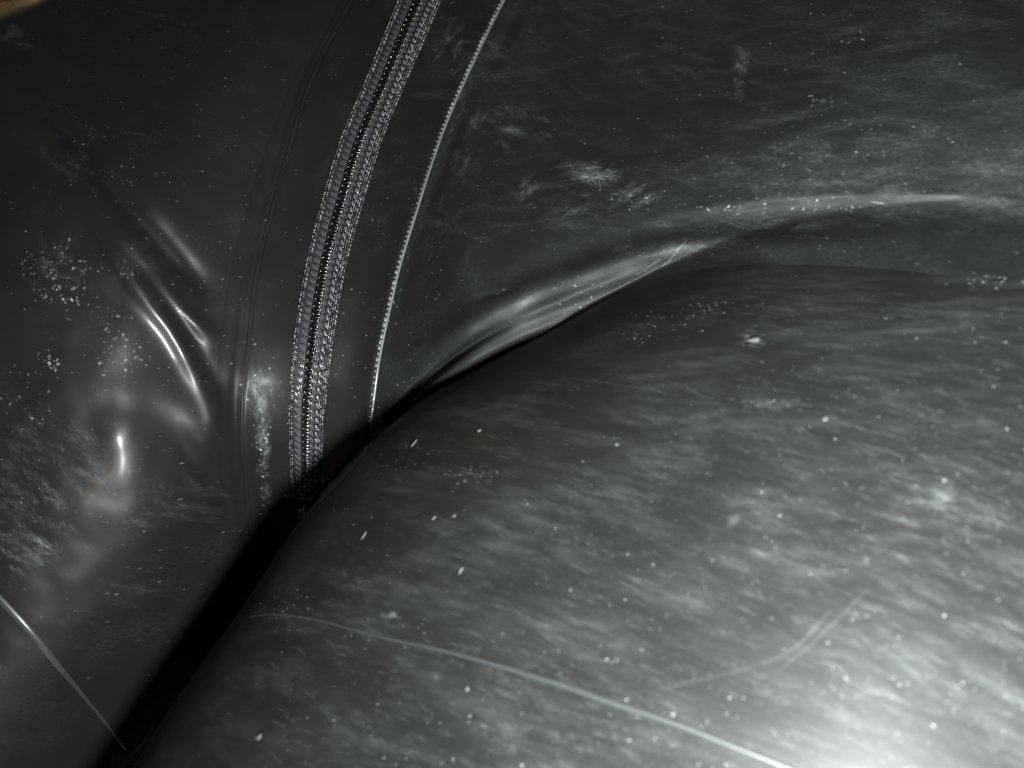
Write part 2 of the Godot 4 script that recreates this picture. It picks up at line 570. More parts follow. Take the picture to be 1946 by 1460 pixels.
	# long hairline scratches: [u0, v0, u1, v1, width, alpha]
	for c in [[890, 110, 1010, 265, 2.0, 0.16], [940, 90, 1200, 290, 1.6, 0.14], [1000, 110, 1130, 190, 1.8, 0.12], [1450, 90, 1480, 310, 1.5, 0.14], [1570, 60, 1580, 110, 1.5, 0.2], [1300, 240, 1500, 225, 1.5, 0.1], [1100, 160, 1300, 150, 2.0, 0.1], [90, 190, 155, 225, 1.5, 0.3], [20, 115, 60, 152, 1.6, 0.3], [1010, 5, 1110, 60, 2.0, 0.1], [1130, 300, 1330, 350, 2.0, 0.1], [1830, 60, 1946, 30, 2.0, 0.1], [230, 245, 310, 272, 3.0, 0.12], [1260, 505, 1310, 455, 3.0, 0.3], [1210, 522, 1260, 492, 2.0, 0.3], [940, 558, 968, 549, 2.0, 0.5], [110, 0, 240, 28, 3, 0.2]]:
		var n := int(Vector2(c[2] - c[0], c[3] - c[1]).length() / 3.0)
		var ang := Vector2(c[2] - c[0], c[3] - c[1]).angle()
		for i in n:
			var t := float(i) / n
			p.put(p.brush(6, c[4], ang, c[5] * [0.15, 0.3, 0.2, 0.05][(i + i / 7) % 4], 0.0, 0), s_px(lerpf(c[0], c[2], t) + sin(t * 5.0) * 3.0, lerpf(c[1], c[3], t) + sin(t * 9.0) * 2.0, w, h))
	# a dried finger mark of fine arcs
	for k in 16:
		for i in 9:
			var a := -0.4 + k * 0.17
			var q := Vector2(1140, 330) + Vector2(cos(a + i * 0.02), sin(a + i * 0.02) * 0.62) * (10.0 + i * 4.0)
			p.put(p.brush(5 + k % 3, 1.6, a, 0.14 * r.randf_range(0.3, 1.0), 0.0, 0), s_px(q.x + r.randfn() * 1.5, q.y + r.randfn() * 1.5, w, h))
	return p

func fingertip(d: int) -> Image:
	var im := Image.create_empty(32, 32, false, Image.FORMAT_RGBA8)
	for y in 32:
		for x in 32:
			var q := Vector2(x - 16.0, (y - 16.0) * 1.15 + (x - 16.0) * 0.3).length() * 2.0 / d
			im.set_pixel(x, y, Color(0.3, 0.31, 0.305, 0.05 * clampf(1.3 - q, 0.0, 1.0)))
	return im

func bulge_powder() -> Powder:
	var n := 2048
	var p := Powder.new(n, n, 77)
	p.gain = 0.28
	var r := p.r
	# wiped haze all round: noise stretched along the direction the cloth was drawn
	var half := n / 2
	var lo := Image.create_empty(half, half, false, Image.FORMAT_RGBA8)
	var big := FastNoiseLite.new()
	big.seed = 31
	big.frequency = 1.0
	big.fractal_octaves = 4
	var fine := FastNoiseLite.new()
	fine.seed = 8
	fine.frequency = 1.0
	fine.fractal_octaves = 3
	for y in half:
		for x in half:
			var tx := x - 420.0
			var qx := x - 0.68 * half
			var qy := 0.74 * half - y
			var rr := maxf(1.0, sqrt(qx * qx + qy * qy))
			var fade := 1.0 - 0.5 * ss(0.33, 0.50, rr / half) * ss(-0.1, 0.5, qy / rr) * ss(-0.75, -0.35, qx / rr)
			var c := y - 0.16 * tx - 0.00030 * tx * tx
			var w := big.get_noise_2d(x * 0.006, y * 0.008)
			var a := big.get_noise_2d(x * 0.0065, c * 0.024 + w * 0.1)
			var b := fine.get_noise_2d(x * 0.022, c * 0.09 + w * 0.15)
			var k := clampf(0.30 + 0.75 * a + 0.5 * w, 0.0, 1.0) * clampf(0.75 + 0.9 * b, 0.1, 1.6)
			lo.set_pixel(x, y, Color(0.81, 0.825, 0.82, clampf(0.014 + 0.095 * k * fade, 0.0, 0.5)))
	lo.resize(n, n, Image.INTERPOLATE_CUBIC)
	p.img = lo
	var flow := func(u: float, v: float) -> float:
		var a := b_px(u - 20, v - 20 * 0.24 * ss(400, 1100, v), n)
		var b := b_px(u + 20, v + 20 * (0.05 + 0.34 * ss(500, 1000, v) + 0.1 * ss(1000, 1900, u)), n)
		return (b - a).angle() if a.x > 0 and b.x > 0 else 0.3
	# streaks dragged round the bulge
	for i in 1500:
		var u := r.randf_range(560, 2000)
		var v := r.randf_range(560, 1470)
		var keep := 0.16 + 0.84 * ss(700, 1500, u * 0.75 + v * 0.4)
		if r.randf() > keep:
			continue
		var q := b_px(u, v, n)
		if q.x < 0:
			continue
		p.put(p.brush([40, 66, 100, 150][i % 4], [5, 8, 7, 16][i % 4], flow.call(u, v), [0.1, 0.14, 0.1, 0.08][i % 4], 1.0, i % 4), q)
	for i in 500:
		var u := r.randf_range(560, 2000)
		var v := r.randf_range(560, 1470)
		var q := b_px(u, v, n)
		if q.x > 0:
			p.put(p.brush([16, 26, 34][i % 3], [9, 13, 14][i % 3], flow.call(u, v), [0.12, 0.16, 0.2][i % 3] * 0.9, 1.0, i % 5), q)
	for i in 60:
		var u := r.randf_range(560, 2000)
		var v := r.randf_range(600, 1470)
		var q := b_px(u, v, n)
		if q.x > 0 and r.randf() < 0.25 + 0.75 * ss(700, 1500, u * 0.75 + v * 0.4):
			p.put(p.brush([90, 140, 200][i % 3], [30, 44, 70][i % 3], flow.call(u, v), [0.1, 0.09, 0.08][i % 3], 0.8, i % 5), q)
	for i in 700:   # fine scuffs
		var u := r.randf_range(520, 1990)
		var v := r.randf_range(560, 1470)
		var q := b_px(u, v, n)
		if q.x > 0:
			p.put(p.brush([24, 40, 60][i % 3], [2.5, 3.0, 4.0][i % 3], flow.call(u, v) + [0.0, 0.08, -0.08, 0.2][(i / 3) % 4], [0.14, 0.18, 0.26][(i / 2) % 3], 0.8, i % 3), q)
	# clearer patches: [u, v, sx, sy, count, alpha]
	for c in [[1340, 590, 70, 16, 40, 0.2], [1430, 645, 18, 12, 30, 0.34], [1475, 770, 36, 8, 40, 0.26], [1560, 595, 110, 18, 40, 0.16], [1850, 505, 60, 14, 40, 0.26], [1880, 520, 50, 20, 30, 0.22], [1740, 450, 70, 6, 26, 0.22], [1780, 945, 26, 30, 50, 0.22], [1840, 990, 40, 40, 30, 0.18], [1100, 980, 50, 40, 40, 0.12], [1150, 1060, 60, 60, 40, 0.12], [900, 905, 30, 10, 24, 0.26], [1060, 730, 50, 14, 24, 0.16], [690, 1080, 40, 40, 30, 0.16], [655, 1120, 40, 30, 24, 0.15], [490, 1160, 18, 12, 24, 0.25], [580, 1170, 30, 14, 20, 0.22], [745, 1170, 14, 8, 16, 0.35], [650, 1255, 30, 24, 20, 0.14], [700, 870, 60, 22, 60, 0.14], [620, 930, 30, 30, 30, 0.14], [830, 800, 60, 14, 30, 0.12], [1230, 930, 60, 20, 20, 0.14], [1900, 900, 60, 60, 30, 0.15], [850, 1330, 120, 60, 50, 0.1], [1040, 1380, 120, 50, 40, 0.1], [1460, 465, 8, 8, 20, 0.4], [1450, 530, 10, 40, 22, 0.15], [1420, 570, 4, 30, 16, 0.15]]:
		for i in int(c[4]):
			var u: float = c[0] + r.randfn() * c[2] * 0.8
			var v: float = c[1] + r.randfn() * c[3] * 0.8
			var q := b_px(u, v, n)
			if q.x > 0:
				p.put(p.brush([12, 18, 28][i % 3], [6, 8, 9][i % 3], flow.call(u, v), c[5], 1.0, i % 4), q)
	# grains
	for i in 1500:
		var u := r.randf_range(300, 1960)
		var v := r.randf_range(430, 1470)
		var q := b_px(u, v, n)
		if q.x > 0:
			p.put(p.brush([1.6, 2.2, 3.0][i % 3], [1.5, 1.8, 2.4][i % 3], 0.4, [0.3, 0.45, 0.6][(i / 3) % 3] * (1.0 if r.randf() < 0.2 else 0.5), 0.0, 0), q)
	for c in [[1270, 605, 50, 12, 26], [1350, 580, 20, 5, 14], [1210, 640, 20, 8, 12], [1880, 520, 40, 16, 30], [1700, 450, 90, 8, 40], [900, 900, 30, 16, 14], [520, 1150, 40, 16, 30], [700, 860, 60, 26, 60], [620, 940, 36, 30, 40]]:
		for i in int(c[4]):
			var q := b_px(c[0] + r.randfn() * c[2], c[1] + r.randfn() * c[3], n)
			if q.x > 0:
				p.put(p.brush([2.5, 3.5, 4.5][i % 3], [2.2, 3.0, 4.0][i % 3], 0.4, 0.4, 0.0, 0), q)
	for i in 14:   # a clean fingertip mark
		p.img.blend_rect(fingertip(30 - i), Rect2i(0, 0, 32, 32), Vector2i(b_px(1395, 990, n)) - Vector2i(16, 16))
	# the arc and straight rubs low on the right
	for c in [[1260, 1310, 1480, 1250, 1580, 1160, 0.12], [1490, 1270, 1560, 1210, 1640, 1130, 0.1], [1000, 710, 1130, 725, 1260, 745, 0.14]]:
		var pl := smooth2(pts2([c[0], c[1], c[2], c[3], c[4], c[5]]), 5.0)
		for i in pl.size() - 1:
			var q := b_px(pl[i].x, pl[i].y, n)
			var q2 := b_px(pl[i + 1].x, pl[i + 1].y, n)
			p.put(p.brush(16, 7, snappedf((q2 - q).angle(), 0.07), c[6], 0.6, i % 3), q)
	return p

# ------------------------------------------------------------------ scene
func tag(o: Node, label: String, category := "", group := "", kind := "") -> void:
	if label: o.set_meta("label", label)
	if category: o.set_meta("category", category)
	if group: o.set_meta("group", group)
	if kind: o.set_meta("kind", kind)

func _ready() -> void:
	rng.seed = 4
	rig = Basis(Vector3.RIGHT, deg_to_rad(PITCH))
	eye = Vector3(0, CAM_H, 0)
	var cam := Camera3D.new()
	cam.name = "camera"
	cam.fov = rad_to_deg(2.0 * atan(730.0 / F))
	cam.near = 0.005
	cam.far = 30.0
	cam.transform = Transform3D(rig, eye)
	add_child(cam)
	cam.current = true
	var lens := CameraAttributesPhysical.new()
	lens.frustum_focal_length = 12.0 * F / 730.0
	lens.frustum_focus_distance = 0.222
	lens.exposure_aperture = 14.0
	cam.attributes = lens
	var env := Environment.new()
	env.background_mode = Environment.BG_COLOR
	env.background_color = Color(0.012, 0.012, 0.013)
	env.tonemap_mode = Environment.TONE_MAPPER_LINEAR
	env.tonemap_exposure = 1.0
	env.sdfgi_enabled = true
	env.ssao_enabled = true
	env.ssil_enabled = true
	var we := WorldEnvironment.new()
	we.name = "environment"
	we.environment = env
	add_child(we)
	# the phone's flash, just below and to the right of its lens
	var flash := OmniLight3D.new()
	flash.name = "camera_flash"
	flash.light_color = Color(0.98, 1.0, 0.995)
	flash.light_energy = 0.22
	flash.light_size = 0.012
	flash.shadow_enabled = true
	flash.omni_range = 6.0
	flash.omni_attenuation = 2.0
	flash.position = W(Vector3(205, -195, 0))
	add_child(flash)

	# two warm hanging lamps of the room, outside the frame
	hang_lamp("hanging_lamp", Vector3(-0.95, 0.42, -1.5), 0.10, "round warm hanging lamp beyond the suit at the far left, out of the frame")
	hang_lamp("hanging_lamp_001", Vector3(0.15, 1.45, 1.5), 0.15, "round warm hanging lamp high up behind the photographer, out of the frame")

	# curves
	c_zl = Curve1.new([835, -180, 759, 0, 696, 154, 647, 271, 606, 409, 586, 489, 564, 614, 552, 738, 550, 823, 555, 930, 564, 1010, 578, 1110])
	c_zr = Curve1.new([925, -180, 842, 0, 767, 173, 727, 271, 684, 413, 657, 516, 635, 649, 623, 747, 618, 827, 617, 930, 622, 1010, 632, 1110])
	c_sr = Curve1.new([1065, -200, 955, 0, 893, 126, 844, 237, 810, 333, 788, 404, 759, 498, 742, 569, 719, 676, 706, 769, 702, 809, 699, 900, 698, 1000])
	c_sl = Curve1.new([765, -180, 665, 0, 591, 148, 548, 277, 502, 444, 483, 525, 468, 658, 458, 756, 457, 830, 461, 881, 468, 956, 478, 1020, 520, 1200, 560, 1400])
	c_el = Curve1.new([740, -180, 635, 0, 560, 148, 515, 260, 462, 420, 438, 525, 420, 640, 413, 756, 416, 850, 425, 940, 440, 1030, 480, 1200, 520, 1400])

	# bulge axis and silhouette
	ax = -ray(1480, 1420).normalized()
	e1 = Vector3(0, 1, 0).cross(ax).normalized()
	e2 = ax.cross(e1).normalized()
	var bp := smooth2(pts2([-40, 1900, 120, 1680, 252, 1460, 324, 1345, 406, 1230, 468, 1144, 561, 1000, 640, 915, 700, 848, 745, 806, 815, 752, 880, 718, 960, 672, 1040, 632, 1110, 588, 1250, 512, 1400, 448, 1600, 398, 1800, 370, 1946, 356, 2200, 350]), 4.0)
	sil.resize(360)
	sil.fill(-1.0)
	for q in bp:
		var d := ray(q.x, q.y).normalized()
		sil[int(fposmod(rad_to_deg(atan2(d.dot(e2), d.dot(e1))), 360.0)) % 360] = acos(-d.dot(ax))
	var fallback := 0.66
	var first := -1
	for i in 360:   # fill gaps between known degrees
		if sil[i] > 0:
			first = i
			break
	var last := first
	for k in range(1, 361):
		var i := (first + k) % 360
		if sil[i] > 0:
			var span := (i - last + 360) % 360
			if span == 0: span = 360
			for m in range(1, span):
				var t := float(m) / span
				var val := lerpf(sil[last], sil[i], t)
				if span > 20:
					var edge := minf(1.0, minf(m, span - m) / 50.0)
					val = lerpf(val, fallback, edge)
				sil[(last + m) % 360] = val
			last = i
	for pass_ in 2:
		var o := sil.duplicate()
		for i in 360:
			sil[i] = (o[(i + 358) % 360] + o[(i + 359) % 360] + o[i] + o[(i + 1) % 360] + o[(i + 2) % 360]) / 5.0
	build_lattice()
	print("lattice ", Time.get_ticks_msec())

	# ------------------------------ the pale cloth that it lies on
	var floor_m := StandardMaterial3D.new()
	floor_m.albedo_color = Color(0.86, 0.78, 0.72)
	floor_m.roughness = 0.95
	var fl := MeshInstance3D.new()
	fl.name = "floor"
	var pm := PlaneMesh.new()
	pm.size = Vector2(8, 8)
	fl.mesh = pm
	fl.material_override = floor_m
	add_child(fl)
	tag(fl, "pale beige floor just showing at the top left corner", "floor", "", "structure")

	# ------------------------------ materials
	var sp_ := sheet_powder()
	print("sheet powder ", Time.get_ticks_msec())
	var base := Color(0.083, 0.089, 0.085)
	var m_left := rubber(sp_, base, 0.52, 0.33, 0.22)
	m_left.metallic_specular = 0.38
	var m_right := rubber(sp_, Color(0.096, 0.104, 0.100), 0.56, 0.04, 0.25)
	m_right.metallic_specular = 0.32
	var m_face := rubber(sp_, base, 0.56, 0.04, 0.25)
	m_face.metallic_specular = 0.26
	var bp_ := bulge_powder()
	print("bulge powder ", Time.get_ticks_msec())
	var m_bulge := rubber(bp_, base, 0.5, 0.07, 0.2)
	m_bulge.metallic_specular = 0.22
	var m_seam := StandardMaterial3D.new()
	m_seam.albedo_color = Color(0.17, 0.18, 0.18)
	m_seam.roughness = 0.4
	m_seam.clearcoat_enabled = true
	m_seam.clearcoat = 0.25
	m_seam.clearcoat_roughness = 0.25
	var m_bead := StandardMaterial3D.new()
	m_bead.albedo_color = Color(0.46, 0.48, 0.47)
	var m_rib := m_seam.duplicate()
	m_rib.albedo_color = Color(0.36, 0.37, 0.37)
	m_rib.roughness = 0.3
	m_bead.roughness = 0.5

	# ------------------------------ the inflated rubber thing
	var suit := Node3D.new()
	suit.name = "inflatable_rubber_suit"
	var org := W(bulge_center())
	org.y = 0.0
	print("lowest ", lowest())
	suit.position = org
	add_child(suit)
	tag(suit, "black inflated rubber suit with a curved zip, pulled folds and a big dusty round bulge", "inflatable suit")
	var flat := func(_f: float) -> float: return 0.0
	panel("folded_panel", suit, org, m_left, -230, 2040, 6.0, func(_v: float) -> float: return -330.0, func(v: float) -> float: return c_el.at(v), 170, flat, true, 0.8)
	var face_l := func(f: float) -> float: return 1.6 * ss(0.0, 0.2, f)
	var face_r := func(f: float) -> float: return 4.0 * (1.0 - ss(0.92, 1.0, f))
	panel("zip_facing", suit, org, m_face, -230, 1500, 6.0, func(v: float) -> float: return c_el.at(v) - 3.0, func(v: float) -> float: return c_zl.at(v) + 6.0, 36, face_l)
	panel("zip_facing", suit, org, m_face, -230, 1500, 6.0, func(v: float) -> float: return c_zr.at(v) - 6.0, func(v: float) -> float: return c_sr.at(v) + 3.0, 26, face_r)
	panel("zip_backing", suit, org, m_face, -230, 1500, 8.0, func(v: float) -> float: return c_zl.at(v) - 4.0, func(v: float) -> float: return c_zr.at(v) + 4.0, 10, func(_f: float) -> float: return -1.5)
	panel("smooth_panel", suit, org, m_right, -230, 1040, 4.0, func(v: float) -> float: return c_sr.at(v), func(_v: float) -> float: return 2320.0, 380, flat, false, 1.1)
	# bulge
	var rows := 150
	var cols := 361
	var P := PackedVector3Array()
	var N := PackedVector3Array()
	var UV := PackedVector2Array()
	for r in rows:
		var th := PI * float(r) / (rows - 1)
		for c in cols:
			var ph := deg_to_rad(float(c))
			P.append(W(bulge_point(th, ph)) - org)
			N.append(rig * (ax if r == 0 else (-ax if r == rows - 1 else bulge_normal(th, ph))))
			UV.append(bulge_uv(th, ph))
	commit("round_bulge", grid(rows, cols, P, N, UV), m_bulge, suit, Vector3.ZERO)
	# glued seam running round the bulge
	var sp0 := PackedVector3Array()
	var sn0 := PackedVector3Array()
	var sc0 := PackedFloat32Array()
	for q in smooth2(pts2([476, 1172, 520, 1168, 600, 1178, 720, 1210, 870, 1244, 1050, 1297, 1160, 1335, 1280, 1375, 1390, 1418, 1480, 1454, 1560, 1490, 1700, 1560]), 6.0):
		var h := bulge_hit(q.x, q.y)
		if h[0]:
			sp0.append(bulge_point(h[1], h[2]))
			sn0.append(bulge_normal(h[1], h[2]))
			sc0.append(1464.0 / F * lerpf(0.2, 0.75, ss(450, 1300, q.x)))
	commit("glued_seam", strip(sp0, sn0, dome_profile(4.6, 3.4), sc0, org), m_seam, suit, Vector3.ZERO)
	# glued seam on the left lobe
	sp0.clear(); sn0.clear(); sc0.clear()
	for q in smooth2(pts2([-120, 1030, -50, 1090, 0, 1140, 60, 1205, 110, 1265, 160, 1325, 205, 1380, 240, 1425]), 6.0):
		sp0.append(sp(q.x, q.y)); sn0.append(sn(q.x, q.y)); sc0.append(lerpf(1.0, 0.35, ss(0, 230, q.x)))
	commit("glued_seam", strip(sp0, sn0, dome_profile(6.5, 4.5), sc0, org), m_seam, suit, Vector3.ZERO)
	# beaded seams either side of the zip
	beaded("beaded_seam", suit, org, c_sr, -60.0, 815.0, 5.0, 3.8, m_rib, m_rib, 3.0)
	sp0.clear(); sn0.clear(); sc0.clear()
	var vv := -100.0
	while vv < 1100.0:
		sp0.append(sp(c_sl.at(vv), vv)); sn0.append(sn(c_sl.at(vv), vv, 12.0)); sc0.append(1.0 + 0.15 * sin(vv * 0.05))
		vv += 6.0
	commit("overlap_edge", strip(sp0, sn0, pts2([-16, -0.6, -9, 2.2, -3, 4.6, 0, 4.4, 0.8, 2.0, 0.9, -1.5]), sc0, org), m_face, suit, Vector3.ZERO)
	beaded("beaded_seam", suit, org, c_sl, -60.0, 1040.0, 2.2, 1.4, m_right, m_seam, 0.0)
	zip(suit, org)
	print("zip ", Time.get_ticks_msec())
	lint()

func hang_lamp(called: String, at: Vector3, energy: float, label: String) -> void:
	var lamp := Node3D.new()
	lamp.name = called
	lamp.position = at
	add_child(lamp)
	tag(lamp, label, "lamp", "hanging lamps of the room")
	var globe := MeshInstance3D.new()
	globe.name = "bulb"
	var sm := SphereMesh.new()
	sm.radius = 0.07
	sm.height = 0.14
	globe.mesh = sm
	var gm := StandardMaterial3D.new()
	gm.albedo_color = Color(0.9, 0.85, 0.75)
	gm.emission_enabled = true
	gm.emission = Color(1.0, 0.82, 0.6)
	gm.emission_energy_multiplier = 1.0
	globe.material_override = gm
	lamp.add_child(globe)
	var cord := MeshInstance3D.new()
	cord.name = "cord"
	var cm := CylinderMesh.new()
	cm.top_radius = 0.004
	cm.bottom_radius = 0.004
	cm.height = 1.0
	cord.mesh = cm
	var cmat := StandardMaterial3D.new()
	cmat.albedo_color = Color(0.2, 0.2, 0.2)
	cord.material_override = cmat
	cord.position = Vector3(0, 0.565, 0)
	lamp.add_child(cord)
	var lo := OmniLight3D.new()
	lo.name = "lamp_light"
	lo.light_color = Color(1.0, 0.82, 0.6)
	lo.light_energy = energy
	lo.light_size = 0.08
	lo.shadow_enabled = true
	lo.omni_range = 8.0
	lo.omni_attenuation = 2.0
	lamp.add_child(lo)

func beaded(called: String, parent: Node, org: Vector3, cv: Curve1, va: float, vb: float, wid: float, hi: float, m: Material, mb: Material, shift: float) -> void:
	var P := PackedVector3Array()
	var N := PackedVector3Array()
	var sc := PackedFloat32Array()
	var v := va
	while v < vb:
		P.append(sp(cv.at(v) + shift, v)); N.append(sn(cv.at(v), v, 10.0)); sc.append(1.0)
		v += 5.0
	var o := commit(called, strip(P, N, dome_profile(wid * 0.55, hi * 0.8), sc, org), m, parent, Vector3.ZERO)
	var st := SurfaceTool.new()
	var b := bead(3.0, 3.9, 2.4, 7, 5)
	var acc := 0.0
	var prev := Vector3.ZERO
	v = va
	while v < vb:
		var p := sp(cv.at(v), v)
		if prev != Vector3.ZERO:
			acc += p.distance_to(prev)
		if acc > 10.6 or prev == Vector3.ZERO:
			acc = 0.0
			var n := sn(cv.at(v), v, 10.0)
			var t := (sp(cv.at(v - 4), v - 4) - sp(cv.at(v + 4), v + 4)).normalized()
			var k := wid / 4.2 * rng.randf_range(0.55, 1.15) * (0.75 + 0.35 * sin(v * 0.013))
			var bs := rig * Basis(t.cross(n).normalized(), t, n) * Basis.from_scale(Vector3.ONE * S * k)
			add_mesh(st, b, Transform3D(bs, W(p + n * hi * 0.55) - org))
		prev = p
		v += 1.0
	var s := commit("stitching_dots", st, mb, o, Vector3.ZERO)
	tag(s, "", "", "", "stuff")

func weave_material(c0: Color, c1: Color, rough: float) -> StandardMaterial3D:
	var n := 128
	var im := Image.create_empty(n, n, false, Image.FORMAT_RGBA8)
	var hm := Image.create_empty(n, n, false, Image.FORMAT_RGBA8)
	var r := RandomNumberGenerator.new()
	r.seed = 3
	var nz := FastNoiseLite.new()
	nz.frequency = 0.09
	var luck := PackedFloat32Array()
	for k in 400:
		luck.append(0.25 + 0.9 * r.randf() * r.randf() + (0.5 if r.randf() < 0.2 else 0.0))
	for y in n:
		for x in n:
			# herringbone of knitted threads, 16 x 16 loops to the tile
			var cx := x / 8
			var fx := (x % 8) / 8.0 - 0.5
			var yy := y + (4 if cx % 2 else 0) + fx * (5.0 if cx % 2 else -5.0)
			var fy := fposmod(yy, 8.0) / 8.0 - 0.5
			var k := clampf(1.0 - (fx * fx * 4.2 + fy * fy * 4.6), 0.0, 1.0)
			k *= 0.75 + 0.5 * nz.get_noise_2d(x * 3.0, y * 3.0) + r.randf() * 0.2
			k = clampf(k, 0.0, 1.0)
			im.set_pixel(x, y, c0.lerp(c1, clampf(k * k * luck[(cx * 17 + int(fposmod(floorf(yy / 8.0), 16.0))) % 400] * 1.4, 0.0, 1.0)))
			hm.set_pixel(x, y, Color(k, k, k))
	var m := StandardMaterial3D.new()
	m.albedo_texture = tex(im)
	m.roughness = rough
	m.heightmap_enabled = true
	m.heightmap_texture = tex(hm)
	m.heightmap_scale = 0.05
	m.uv1_scale = Vector3(1.0 / 76.0, 1.0 / 76.0, 1.0)
	return m

func zip(suit: Node3D, org: Vector3) -> void:
	var m_tape := weave_material(Color(0.05, 0.05, 0.055), Color(0.97, 0.96, 1.0), 0.25)
	var m_thread := StandardMaterial3D.new()
	m_thread.albedo_color = Color(0.3, 0.295, 0.315)
	m_thread.roughness = 0.17
	m_thread.metallic_specular = 1.0
	var m_thread2 := StandardMaterial3D.new()
	m_thread2.metallic_specular = 0.9
	m_thread2.albedo_color = Color(0.33, 0.325, 0.345)
	m_thread2.roughness = 0.2
	var m_tooth := StandardMaterial3D.new()
	m_tooth.albedo_color = Color(0.05, 0.05, 0.052)
	m_tooth.roughness = 0.2
	m_tooth.metallic_specular = 0.8
	var m_dark := StandardMaterial3D.new()
	m_dark.albedo_color = Color(0.07, 0.07, 0.072)
	m_dark.roughness = 0.7
	# stations along the zip, evenly spaced on the surface
	var C := PackedVector3Array()
	var N := PackedVector3Array()
	var H := PackedFloat32Array()
	var A := PackedVector3Array()
	var v := -160.0
	while v < 1100.0:
		var l := c_zl.at(v)
		var r := c_zr.at(v)
		var p := sp((l + r) * 0.5, v)
		var n := sn((l + r) * 0.5, v, 20.0)
		C.append(p); N.append(n)
		v += 3.0
	for i in C.size():
		var vv := -160.0 + i * 3.0
		var t := (C[maxi(i - 1, 0)] - C[mini(i + 1, C.size() - 1)]).normalized()
		var a := t.cross(N[i]).normalized()
		A.append(a)
		# true half width across the tape
		var l := sp(c_zl.at(vv), vv)
		var r := sp(c_zr.at(vv), vv)
		H.append(absf((r - l).dot(a)) * 0.5)
	# two tapes
	var tape: Array = []
	for side in 2:
		var prof := PackedVector2Array()
		if side == 0:
			for q in [[-1.03, -2.0], [-1.0, 3.0], [-0.97, 5.2], [-0.93, 4.6], [-0.88, 3.6], [-0.83, 3.2], [-0.8, -4.0]]:
				prof.append(Vector2(q[0], q[1]))
		else:
			for q in [[0.52, -3.0], [0.56, 3.0], [0.62, 4.0], [0.8, 4.2], [0.92, 4.0], [0.98, 3.2], [1.0, -2.0]]:
				prof.append(Vector2(q[0], q[1]))
		var Pm := PackedVector3Array()
		var Nm := PackedVector3Array()
		var UV := PackedVector2Array()
		var run := 0.0
		for i in C.size():
			if i > 0: run += C[i].distance_to(C[i - 1])
			for k in prof.size():
				var a := prof[maxi(k - 1, 0)]
				var b := prof[mini(k + 1, prof.size() - 1)]
				var tg := Vector2((b.x - a.x) * H[i], b.y - a.y).normalized()
				Pm.append(W(C[i] + A[i] * prof[k].x * H[i] + N[i] * (prof[k].y + 3.0)) - org)
				Nm.append(rig * (N[i] * tg.x - A[i] * tg.y).normalized())
				UV.append(Vector2(prof[k].x * 42.0, run))
		tape.append(commit("zip_tape", grid(C.size(), prof.size(), Pm, Nm, UV), m_tape, suit, Vector3.ZERO))
	var bed := PackedVector2Array()
	for q in [-0.86, -0.6, -0.3, 0.0, 0.3, 0.58]:
		bed.append(Vector2(q, 0.0))
	var Pb := PackedVector3Array()
	var Nb := PackedVector3Array()
	var Ub := PackedVector2Array()
	for i in C.size():
		for q in bed:
			Pb.append(W(C[i] + A[i] * q.x * H[i] + N[i] * 1.5) - org)
			Nb.append(rig * N[i])
			Ub.append(Vector2(q.x, i * 0.1))
	commit("stitch_bed", grid(C.size(), bed.size(), Pb, Nb, Ub), m_dark, suit, Vector3.ZERO)
	# pieces
	var tooth := SurfaceTool.new()
	add_mesh(tooth, bead(10.5, 3.7, 4.4, 7, 5), Transform3D(Basis.IDENTITY, Vector3(0, 0, 0)))
	add_mesh(tooth, bead(3.6, 4.4, 4.4, 6, 4), Transform3D(Basis.IDENTITY, Vector3(7.0, 0, 1.2)))
	var tooth_mesh := tooth.commit()
	var sl := SurfaceTool.new()
	for k in 4:
		add_mesh(sl, bead(1.25, 8.4, 1.6, 5, 4, 1.6), Transform3D(Basis(Vector3(0, 0, 1), 0.5 - 0.12 * k), Vector3(-4.6 + k * 3.0, [1.0, -0.5, 0.8, -1.0][k], [0.6, 1.6, 1.8, 0.6][k])))
	var sl_mesh := sl.commit()
	var sr := SurfaceTool.new()
	for k in 3:
		add_mesh(sr, bead(1.4, 8.2, 1.5, 5, 4, -1.8), Transform3D(Basis(Vector3(0, 0, 1), -0.1 + 0.28 * k), Vector3(-7.0 + k * 3.2, [0.5, -1.0, 1.0][k], 1.2)))
	var sr_mesh := sr.commit()
	var lp_mesh := bead(3.0, 6.6, 3.2, 7, 6, 1.4, 0.35)
	var run := 0.0
	var i := 1
	var pitch := 15.4
	var next := 0.0
	var count := 0
